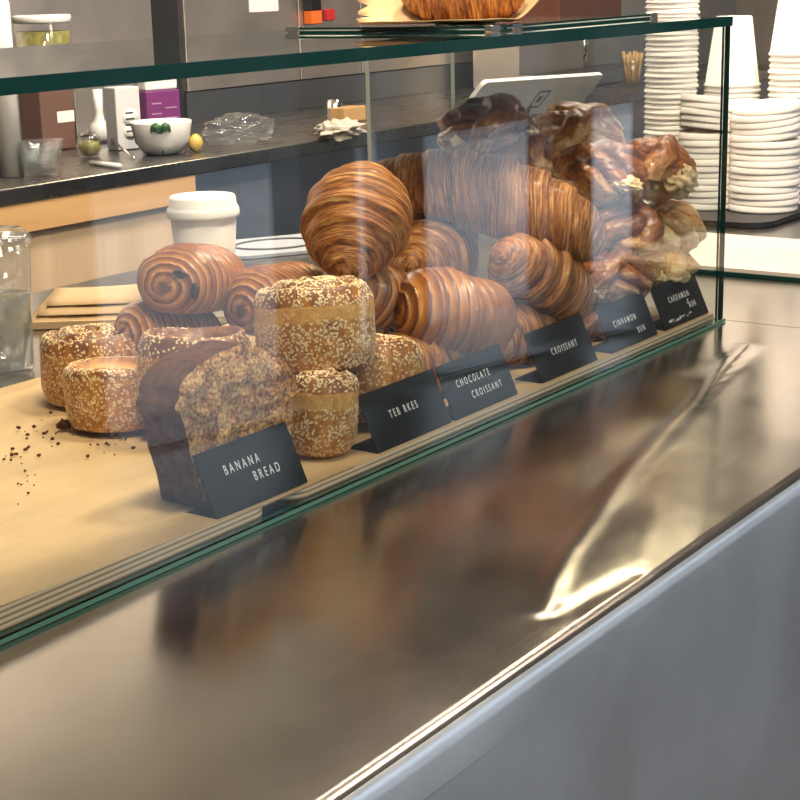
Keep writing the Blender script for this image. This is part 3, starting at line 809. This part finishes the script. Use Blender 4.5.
# ================================================================== ON THE COUNTER BEHIND THE CASE
# water cup
wc = thing('water_cup', (*at_z(7, 372, 0).xy, 0), 'clear plastic cup of water with a flat lid at the left edge', 'cup')
k = m_px(wc.location); wc.scale = (1, 1, 1.1)
MB().lathe([(.0, .002), (.030, .002), (.0315, .006), (.034, .07), (.038, .135), (.0374, .135), (.0334, .07), (.0307, .008), (0, .005)], 48).build('cup_body', 'plastic', wc)
MB().lathe([(.0, .006), (.0300, .0085), (.0330, .07), (.0342, .082), (0, .0822)], 48).build('water', 'water', wc)
MB().lathe([(.0, .150), (.030, .150), (.033, .146), (.036, .146), (.0405, .141), (.0405, .134), (.0385, .134), (.0385, .139), (.034, .1435), (0, .1475)], 48).build('lid', 'plastic', wc)
# white cup with lid
p = at_y(203, 210, .585)
pc_ = thing('takeaway_cup', (p.x, p.y, 0), 'white paper takeaway cup with white lid behind the pastries', 'cup')
hz = p.z; rl = .0465
MB().lathe([(0, .003), (.030, .003), (.031, 0), (.032, .003), (.0430, hz-.002), (.0425, hz-.001), (0, hz-.008)], 56).build('cup_body', 'papercup', pc_)
mb = MB().lathe([(.0425, hz-.008), (rl, hz-.008), (rl+.0006, hz-.004), (rl, hz+.002), (.0455, hz+.004), (.0435, hz+.007), (.0425, hz+.017), (.041, hz+.019), (.038, hz+.019), (.036, hz+.0165), (0, hz+.0165)], 56)
mb.build('lid', 'lidwhite', pc_)
MB().blob((-.01, -.018, hz+.0168), .016, .010, .003, 8).build('sip_dome', 'lidwhite', pc_)
# kraft bags
f0 = at_z(24, 330, .0)
ang = math.atan2((at_z(150, 326, 0)-f0).y, (at_z(150, 326, 0)-f0).x)
labs = ('flat kraft paper bag at the bottom of the stack behind the seeded rolls', 'flat kraft paper bag in the middle of the stack behind the seeded rolls', 'flat kraft paper bag on top of the stack behind the seeded rolls')
ct = thing('shallow_tray', (f0.x, f0.y, 0), 'shallow tray under the kraft paper bags, coloured dark like their shadow', 'tray', None, (0, 0, ang))
MB().box((0, 0, .0006), (.26, .15, .004)).build('tray_floor', 'darkgrey', ct)  # dark colour stands in for the shadow beneath the bags
MB().box((0, -.002, .0006), (.26, 0.002, .010)).build('tray_rim', 'kraft', ct)
for i in range(3):
    mb = MB(); L_, Wd = .25-.012*i, .135-.02*i
    v = []; f = []
    for a in range(13):
        for b in range(9):
            x, y = L_*a/12, Wd*b/8; z = .0025*noise.noise(Vector((x*20+i*5, y*20, i)))+.0085
            v.append((x, y, z if 0 < b < 8 else .001))
    for a in range(12):
        for b in range(8): f.append((a*9+b, (a+1)*9+b, (a+1)*9+b+1, a*9+b+1))
    k0 = len(v); v += [(x, y, 0) for x, y, z in v]
    f += [tuple(q+k0 for q in reversed(w)) for w in f]
    rim = [a*9 for a in range(13)] + [12*9+b for b in range(1, 9)] + [a*9+8 for a in range(11, -1, -1)] + [b for b in range(7, 0, -1)]
    f += [(rim[(q+1) % len(rim)], rim[q], rim[q]+k0, rim[(q+1) % len(rim)]+k0) for q in range(len(rim))]
    mb.add(v, f, 0, True)
    o = mb.build('kraft_bag', 'kraft'); o.rotation_euler = (0, 0, ang + .03*(i-1))
    e = Vector((math.cos(ang), math.sin(ang), 0)); g = Vector((-e.y, e.x, 0))
    o.location = f0 + e*(.003+.012*i) + g*(.003+.010*i) + Vector((0, 0, 0.0045+.0105*i))
    tag(o, labs[i], 'paper bag', 'stack of flat kraft paper bags')
# grey sheet with an oval rim
g0 = at_z(276, 248, 0)
gs = thing('serving_plate', (g0.x, g0.y, 0), 'flat grey plate with an oval rim on the counter behind the white cup', 'plate', None, (0, 0, -.55))
MB().prism(rounded(-.10, -.085, .10, .085, .03), .001, .006).build('plate_body', 'greysheet', gs, None, .002)
mb = MB(); mb.tube([(.07*math.cos(a), .05*math.sin(a), .0068) for a in [2*math.pi*i/48 for i in range(49)]], .0022, 8, cap=False); mb.build('oval_rim', 'darkgrey', gs)
# tablet
TB = [at_y(455, 120, .78), at_y(576, 108, .78), at_y(613, 63, .72), at_y(486, 81, .72)]
def tablet():
    bl, br, tr, tl = TB
    ex = (br-bl); ey = (tl-bl)
    ex.normalize(); nrm = ex.cross(ey).normalized(); ey2 = nrm.cross(ex)
    w = (br-bl).length; h = (tl-bl).dot(ey2)
    root = thing('tablet_till', bl, 'pale grey tablet till with a square mark, tilted towards the staff', 'tablet')
    m = Matrix((ex, ey2, nrm)).transposed()
    root.matrix_world = Matrix.Translation(bl) @ m.to_4x4()
    MB().prism(rounded(0, 0, w, h, .012), -.004, .004).build('shell', 'tablet', root, None, .0015)
    sgn = 1 if nrm.dot(CAM-bl) > 0 else -1
    MB().prism(rounded(.006, .006, w-.006, h-.006, .008), -.0046 if sgn > 0 else .0041, -.0041 if sgn > 0 else .0046).build('screen', 'black', root)
    z = .0041*sgn; mb = MB()
    cx, cy, s_ = w*.56, h*.42, .022
    for (a, b, c, d) in ((-1, -1, 1, -.8), (-1, .8, 1, 1), (-1, -.8, -.8, .8), (.8, -.8, 1, .8), (-.35, -.35, .35, .35)):
        mb.box((cx+a*s_, cy+b*s_, min(z, z+.0004*sgn)), (cx+c*s_, cy+d*s_, max(z, z+.0004*sgn)))
    mb.build('square_mark', 'mark', root)
    # stand
    mid = (bl+br)/2
    inv = root.matrix_world.inverted()
    top = inv @ ((bl+br+tl+tr)/4); 
    foot = inv @ Vector((mid.x+.02, mid.y+.03, .004))
    MB().tube([top-Vector((0, 0, .006*sgn)), (top+foot)/2 + Vector((0, -.01, -.02*sgn)), foot], .007, 12).build('stand', 'darkgrey', root)
    fb = MB().lathe([(0, 0), (.055, 0), (.055, .006), (.05, .008), (0, .008)], 40)
    fo = fb.build('stand_foot', 'darkgrey', root); fo.matrix_local = inv @ Matrix.Translation((mid.x+.02, mid.y+.03, .001))
tablet()

# ---- cups and lids on a black tray at the right
tp = [at_z(690, 222, 0), at_z(770, 229, 0)]
tr = thing('cup_tray', (.62, .20, 0), 'low black tray carrying the stacks of white cups and lids', 'tray')
MB().prism(rounded(.085, .035, .62, .52, .05), .001, .010).build('tray_base', 'black', tr, None, .003)
TZ = .0105
def cup_mesh(r_top, r_bot, h):
    # upside down: rim at z=0, open below
    return MB().lathe([(r_bot-.004, h-.007), (r_bot-.0015, h-.003), (r_top-.0032, .006), (r_top-.0020, .004), (r_top-.0015, 0), (r_top+.0012, -.0002), (r_top+.0022, .0022), (r_top+.0012, .0046), (r_top-.0008, .0052), (r_bot, h), (r_bot-.0012, h+.0008), (r_bot-.003, h-.006), (0, h-.006)], 44)
def stack(src, b, n, z0, step, label, cat, group, tilt_from=99, tilt=0):
    for i in range(n):
        o = src
        if i: o = src.copy(); COL.objects.link(o)
        e = i >= tilt_from
        o.location = (b.x+.0010*math.sin(i*1.7), b.y+.0010*math.cos(i*2.3), z0 + step*i + (.005 if e else 0))
        if e: o.rotation_euler = (tilt*.6, tilt, 0)
        tag(o, label, cat, group)
def cup_stack(px, py, z0, rpx, n, step, h, label, group):
    b = at_z(px, py, z0); r = rpx*m_px(b)
    stack(cup_mesh(r, r*.66, h).build('paper_cup', 'papercup'), b, n, z0, step, label, 'paper cup', group)
def bowl_stack(px, py, z0, rpx, n, step, label, group, tilt_from=99, tilt=0.0):
    b = at_z(px, py, z0); r = rpx*m_px(b)
    m = MB().lathe([(0, step*.9), (r-.006, step*.9), (r-.003, .001), (r-.0008, 0), (r, .0015), (r+.0002, .0045), (r-.0008, .0065), (r-.0011, step), (r-.004, step+.001), (0, step+.002)], 48)
    stack(m.build('paper_bowl', 'papercup'), b, n, z0, step, label, 'paper bowl', group, tilt_from, tilt)
cup_stack(669, 204, TZ, 25.0, 44, .0092, .105, 'white paper cup upside down in the tallest stack at the left of the tray', 'tallest stack of white cups')
cup_stack(729, 197, TZ, 26.5, 22, .0098, .125, 'white paper cup upside down in the middle stack behind the bowls', 'middle stack of white cups behind the bowls')
cup_stack(800, 200, TZ, 34, 26, .0105, .170, 'white paper cup upside down in the stack at the right edge', 'stack of white cups at the right edge')
bowl_stack(706, 207, TZ, 28.0, 17, .0112, 'shallow white paper bowl upside down in the narrow pile seen through the glass corner', 'narrow pile of white bowls', 12, .14)
bowl_stack(763, 209, TZ, 34.5, 16, .0112, 'shallow white paper bowl upside down in the wide pile right of the glass corner', 'wide pile of white bowls', 11, -.10)

# ---- pale board on a green edged glass sheet
wb = thing('wood_slab', (.29, -.30, 0), 'pale washed wood slab on a green edged glass sheet, right of the case', 'board')
MB().box((0, 0, .0006), (.30, .70, .006)).build('glass_base', 'edge', wb)
MB().box((.003, .0, .0062), (.285, .70, .0115)).build('slab', 'woodpale', wb)

# ================================================================== BACK COUNTER
Y2, ZT = 1.70, .034
bc = thing('back_counter', (0, 0, FZ), 'back counter with worn steel worktop, oak edging and birch ply front', 'counter')
def bsub(mb, name, mat, bevel=0): return mb.build(name, mat, bc, OFF, bevel)
bsub(MB().box((-1.6, Y2, 0), (4.6, 2.58, ZT)), 'worktop', 'steel_back', .003)
xw = .915
bsub(MB().box((-1.6, Y2+.004, -.062), (xw, Y2+.05, -.001)), 'oak_edging', 'woodband', .002)
bsub(MB().box((-1.6, Y2+.022, FZ+.1), (xw-.035, Y2+.05, -.063)), 'ply_front', 'woodpanel')
bsub(MB().box((xw+.002, Y2+.04, FZ+.1), (4.6, Y2+.06, -.001)), 'steel_front', 'steel_dark')
bsub(MB().box((-1.6, Y2+.062, FZ), (4.6, 2.58, -.001)), 'carcass', 'darkgrey')
# tall steel cabinet on the back counter
def X2(px, Y, py=60): return at_y(px, py, Y).x
yc = 2.36
cab = thing('steel_cabinet', (0, yc, ZT+.001), 'tall taupe steel cabinet standing on the back counter', 'cabinet')
xa, xb, xc, xd = X2(186, yc), X2(300, yc), X2(362, yc), X2(500, yc)
MB().box((xa, .02, 0), (xd, .21, 1.3)).build('carcass', 'darkgrey', cab)
for q0, q1 in ((xa, xb), (xb, xc), (xc, xd)):
    MB().box((q0+.003, 0, .09), (q1-.003, .019, 1.3)).build('door', 'steel_wall', cab, None, .002)
MB().box((xa, .005, 0), (xd, .019, .086)).build('plinth', 'steel_dark', cab)
cl = thing('steel_cupboard', (0, 2.38, ZT+.001), 'wide grey steel cupboard at the left end of the back counter', 'cupboard')
x0_ = X2(155, 2.38)
MB().box((-1.5, .02, 0), (x0_, .19, 1.3)).build('carcass', 'steel_dark', cl)
MB().box((-1.5, 0, .002), (x0_-.002, .019, 1.3)).build('door', 'steel_wall', cl, None, .002)
# note and card reader on the cabinet
p = at_y(264, 4, yc-.002)
tag(MB().box((-.068, -.0012, -.012), (.068, 0, .10)).build('paper_note', 'paper', None, (p.x, yc-.0005, p.z-.01)), 'white paper note stuck on the tall steel cabinet', 'note')
p = at_y(311, 9, yc-.01)
ph = thing('wall_phone', (p.x, yc-.0005, p.z), 'black handset with an orange label fixed on the tall steel cabinet', 'phone')
MB().box((-.028, -.03, -.005), (.028, 0, .12)).build('body', 'black', ph, None, .004)
MB().box((-.026, -.032, -.045), (.026, -.0005, -.006)).build('label_plate', 'orange', ph, None, .002)
p = at_y(329, 14, yc-.01)
tag(MB().box((-.02, -.02, -.02), (.02, 0, .015)).build('red_switch', 'red', None, (p.x, yc-.0005, p.z), .004), 'small red switch beside the black handset', 'switch')

def on_back(px, py): return at_z(px, py, ZT)
# white bowl with leaf
p = on_back(163, 154)
k = m_px(p)
bw = thing('white_bowl', p, 'white bowl with a dark leaf print on the back counter', 'bowl')
R_ = 30.5*k; Hb = 33*k
MB().lathe([(0, .001), (R_*.5, .001), (R_*.62, .004), (R_*.88, Hb*.38), (R_, Hb*.95), (R_*.985, Hb), (R_*.95, Hb*.96), (R_*.82, Hb*.4), (R_*.5, .012), (0, .01)], 48).build('bowl_body', 'white', bw)
def on_bowl(a, h):     # a: azimuth from the camera side
    base = math.atan2(-RT.x, RT.y)  # direction to the camera
    base = math.atan2((CAM-p).y, (CAM-p).x)
    r = R_*(.62+.38*min(1, (h/Hb)*1.15))*1.004
    return Vector((r*math.cos(base+a), r*math.sin(base+a), h))
mb = MB()
mb.tube([on_bowl(0, Hb*.08), on_bowl(.03, Hb*.4), on_bowl(-.02, Hb*.74)], .0017, 6)
for s_ in (-1, 1):
    mb.tube([on_bowl(-.03+q*.055*s_, Hb*(.70+.20*math.sin(q*.5))) for q in range(7)], lambda t: .002+.0085*math.sin(math.pi*min(1, t+.05)), 8, squash=1.0)
mb.build('leaf_print', 'leaf', bw)
# utensil
def lat(name, px, py, prof, mat, label, cat, sub=None, group=None):
    q = on_back(px, py); kk = m_px(q)
    t = thing(name, q, label, cat, group)
    for (pn, pr, m) in ([(sub or 'body', prof, mat)] if not isinstance(prof[0][0], str) else prof):
        MB().lathe([(r*kk, z*kk) for r, z in pr], 32).build(pn, m, t)
    return t
lat('ladle_rest', 90, 157, [('bulb', [(0, 0), (9, 1), (13, 8), (12, 18), (7, 25), (0, 27)], 'glass'), ('bulb_filling', [(0, 1), (8, 2), (11, 8), (10, 15), (0, 17)], 'green')], None, 'round glass of green herbs left of the white bowl', 'jar')
lat('milk_jug', 101, 142, [('jug_body', [(0, 0), (9, 0), (12, 8), (10, 17), (5, 22), (4, 30), (5, 52), (0, 52)], 'white')], None, 'slim white long necked jug behind the herb glass', 'jug')
q = on_back(131, 150); kk = m_px(q)
ca = thing('drink_carton', q, 'pale grey carton with a printed oval, behind the white bowl', 'carton', None, (0, 0, -.25))
MB().box((-14*kk, 0, .001), (14*kk, 22*kk, 62*kk)).build('carton_body', simple('pale carton', (.62, .62, .62), .5), ca, None, .003)
mb = MB()
mb.lathe([(0, 0), (9*kk, 0), (9*kk, .0008), (0, .0008)], 24, 0, (2*kk, -.0002, 32*kk), (0, -1, 0)); mb.lathe([(0, 0), (8*kk, 0), (8*kk, .0008), (0, .0008)], 24, 0, (1*kk, -.0002, 18*kk), (0, -1, 0))
mb.build('printed_oval', 'white', ca)
mb = MB()
for i in range(5): mb.box((-4*kk, -.0018, (12+6*i)*kk), ((5+i % 2)*kk, -.0011, (13.5+6*i)*kk))
mb.build('print_lines', 'black', ca)
q = on_back(166, 141); kk = m_px(q)
pb = thing('purple_pouch', q, 'purple coffee pouch with a white top, behind the white bowl', 'pouch', None, (0, 0, -.15))
MB().box((-21*kk, 0, .001), (21*kk, 16*kk, 50*kk)).build('pouch_body', 'purple', pb, None, .004)
MB().box((-20*kk, 1*kk, 50*kk), (20*kk, 15*kk, 66*kk)).build('pouch_top', 'paper', pb, None, .006)
mb = MB()
for i in range(6): mb.box((-15*kk if i % 2 else 2*kk, -.0008, (12+5*i)*kk), ((-3 if i % 2 else 16)*kk, .0, (13.2+5*i)*kk))
mb.build('print_lines', simple('lilac print', (.45, .28, .42), .5), pb)
q = on_back(62, 150); kk = m_px(q)
bx = thing('brown_box', q, 'brown card box with a white label at the left of the back counter', 'box')
MB().box((-24*kk, 0, .001), (20*kk, 30*kk, 68*kk)).build('box_body', 'brownbox', bx, None, .003)
MB().box((-3*kk, -.001, 27*kk), (22*kk*.9, 0, 38*kk)).build('label_sheet', 'paper', bx)
q = on_back(41, 176); kk = m_px(q)
pt = thing('clear_tub', q, 'stack of clear plastic tubs in front of the brown box', 'tub')
for i in range(3):
    MB().lathe([(0, .001), (17*kk, .001), (21*kk, 22*kk), (22*kk, 23*kk), (20*kk, 23*kk), (16*kk, 3*kk), (0, 3*kk)], 32).build('tub', 'plastic', pt, (0.004*i, 0, 6*kk*i))
q = on_back(106, 168); kk = m_px(q)
e0, e1 = on_back(91, 166), on_back(120, 169)
o = MB().tube([e0+Vector((0, 0, .0065)), e1+Vector((0, 0, .0065))], .006, 14).build('marker_pen', 'white'); tag(o, 'white marker pen lying on the back counter in front of the white bowl', 'pen')
e0, e1 = on_back(112, 150), on_back(134, 160)
o = MB().tube([e0+Vector((0, 0, .028)), e1+Vector((0, 0, .004))], .0035, 10).build('tasting_spoon', 'chrome'); tag(o, 'steel spoon leaning beside the white bowl', 'spoon')
q = on_back(196, 152); kk = m_px(q)
tag(MB().blob((0, 0, 9*kk), 7*kk, 7*kk, 9*kk, 10, 0, .2).build('lemon', simple('yellow rind', (.62, .42, .10), .5), None, q), 'small yellow lemon at the right of the white bowl', 'lemon')
q = on_back(240, 145); kk = m_px(q)
o = MB().blob((0, 0, 15*kk), 44*kk, 26*kk, 15*kk, 22, 0, .35, 2.2, 3).build('clear_wrap', 'plastic', None, q); tag(o, 'crumpled heap of clear plastic wrap on the back counter', 'plastic wrap')
q = on_back(340, 138); kk = m_px(q)
o = MB().blob((0, 0, 8*kk), 27*kk, 20*kk, 10*kk, 22, 0, .5, 1.8, 8).build('tea_towel', 'cloth', None, q); tag(o, 'crumpled cream tea towel on the back counter', 'towel')
lat('steel_jug', 335, 122, [('jug_body', [(0, 0), (8, 0), (9, 3), (8, 12), (7, 22), (0, 22)], 'chrome')], None, 'small steel milk jug behind the cream tea towel', 'jug')
q = on_back(356, 122); kk = m_px(q)
tag(MB().box((-18*kk, 0, 0.001), (18*kk, 20*kk, 15*kk)).build('wooden_crate', 'woodband', None, q, .003), 'low wooden crate beside the steel milk jug', 'crate')
# things seen above the glass at the left
q = at_y(44, 49, 2.25)
jr = thing('pickle_jar', (q.x, 2.25, ZT+.001), 'tall glass jar of green pickles with a white lid', 'jar')
kk = m_px(q); zt = at_y(44, 15, 2.25).z - ZT
MB().lathe([(0, .001), (27*kk, .001), (28*kk, .01), (28*kk, zt-9*kk), (25*kk, zt-5*kk), (0, zt-5*kk)], 40).build('jar_glass', 'glass', jr)
MB().lathe([(0, .004), (26*kk, .004), (26.5*kk, zt-16*kk), (0, zt-16*kk)], 36).build('pickles', 'green', jr)
MB().lathe([(0, zt), (28*kk, zt), (29*kk, zt-2*kk), (29*kk, zt-7*kk), (27*kk, zt-8*kk), (0, zt-8*kk)], 40).build('jar_lid', 'white', jr)
q = at_y(0, 50, 1.86)
kk = m_px(q)
tag(MB().lathe([(0, 0.001), (13*kk, .001), (13*kk, .36), (11*kk, .372), (0, .374)], 36).build('paper_roll', 'papercup', None, (q.x, 1.86, ZT)), 'tall white paper roll at the left edge of the back counter', 'paper roll')
# right background equipment
q = at_y(590, 5, 1.95); kk = m_px(q)
eq = thing('espresso_machine', (q.x, 1.95, ZT+.001), 'copper brown espresso machine at the far right of the back counter', 'coffee machine')
zb = at_y(590, 22, 1.95).z-ZT
MB().box((-62*kk, .0, zb), (70*kk, .35, zb+.28)).build('machine_body', 'redbrown', eq, None, .01)
MB().box((-62*kk, .16, 0), (70*kk, .35, zb)).build('machine_base', 'steel_wall', eq, None, .004)
MB().box((-62*kk, .0, 0), (70*kk, .16, .05)).build('drip_tray', 'steel_dark', eq, None, .004)
MB().lathe([(0, zb-.05), (.045, zb-.05), (.05, zb), (0, zb)], 28, 0, (42*kk, .05, 0)).build('group_head', 'black', eq)
MB().tube([(6*kk, .03, zb), (2*kk, .02, zb-.08), (0, .02, zb-.13)], .008, 10).build('steam_wand', 'chrome', eq)
q = on_back(633, 86)
MBj = thing('brush_jar', (at_y(633, 80, 1.8).x, 1.8, ZT+.001), 'glass jar of straw brushes beside the stacked cups', 'jar')
kk = m_px(MBj.location); zj = at_y(633, 80, 1.8).z-ZT
MB().lathe([(0, .001), (12*kk, .001), (14*kk, zj+22*kk), (13*kk, zj+22*kk), (0, .006)], 30).build('jar_glass', 'glass', MBj)
mb = MB()
for i in range(16):
    a = i*2.4; r = (3+i*.5)*kk
    mb.tube([(r*.5*math.cos(a), r*.5*math.sin(a), .01), (r*math.cos(a), r*math.sin(a), zj+(24+4*math.sin(i))*kk)], .006, 7)
mb.build('brushes', 'tan', MBj)
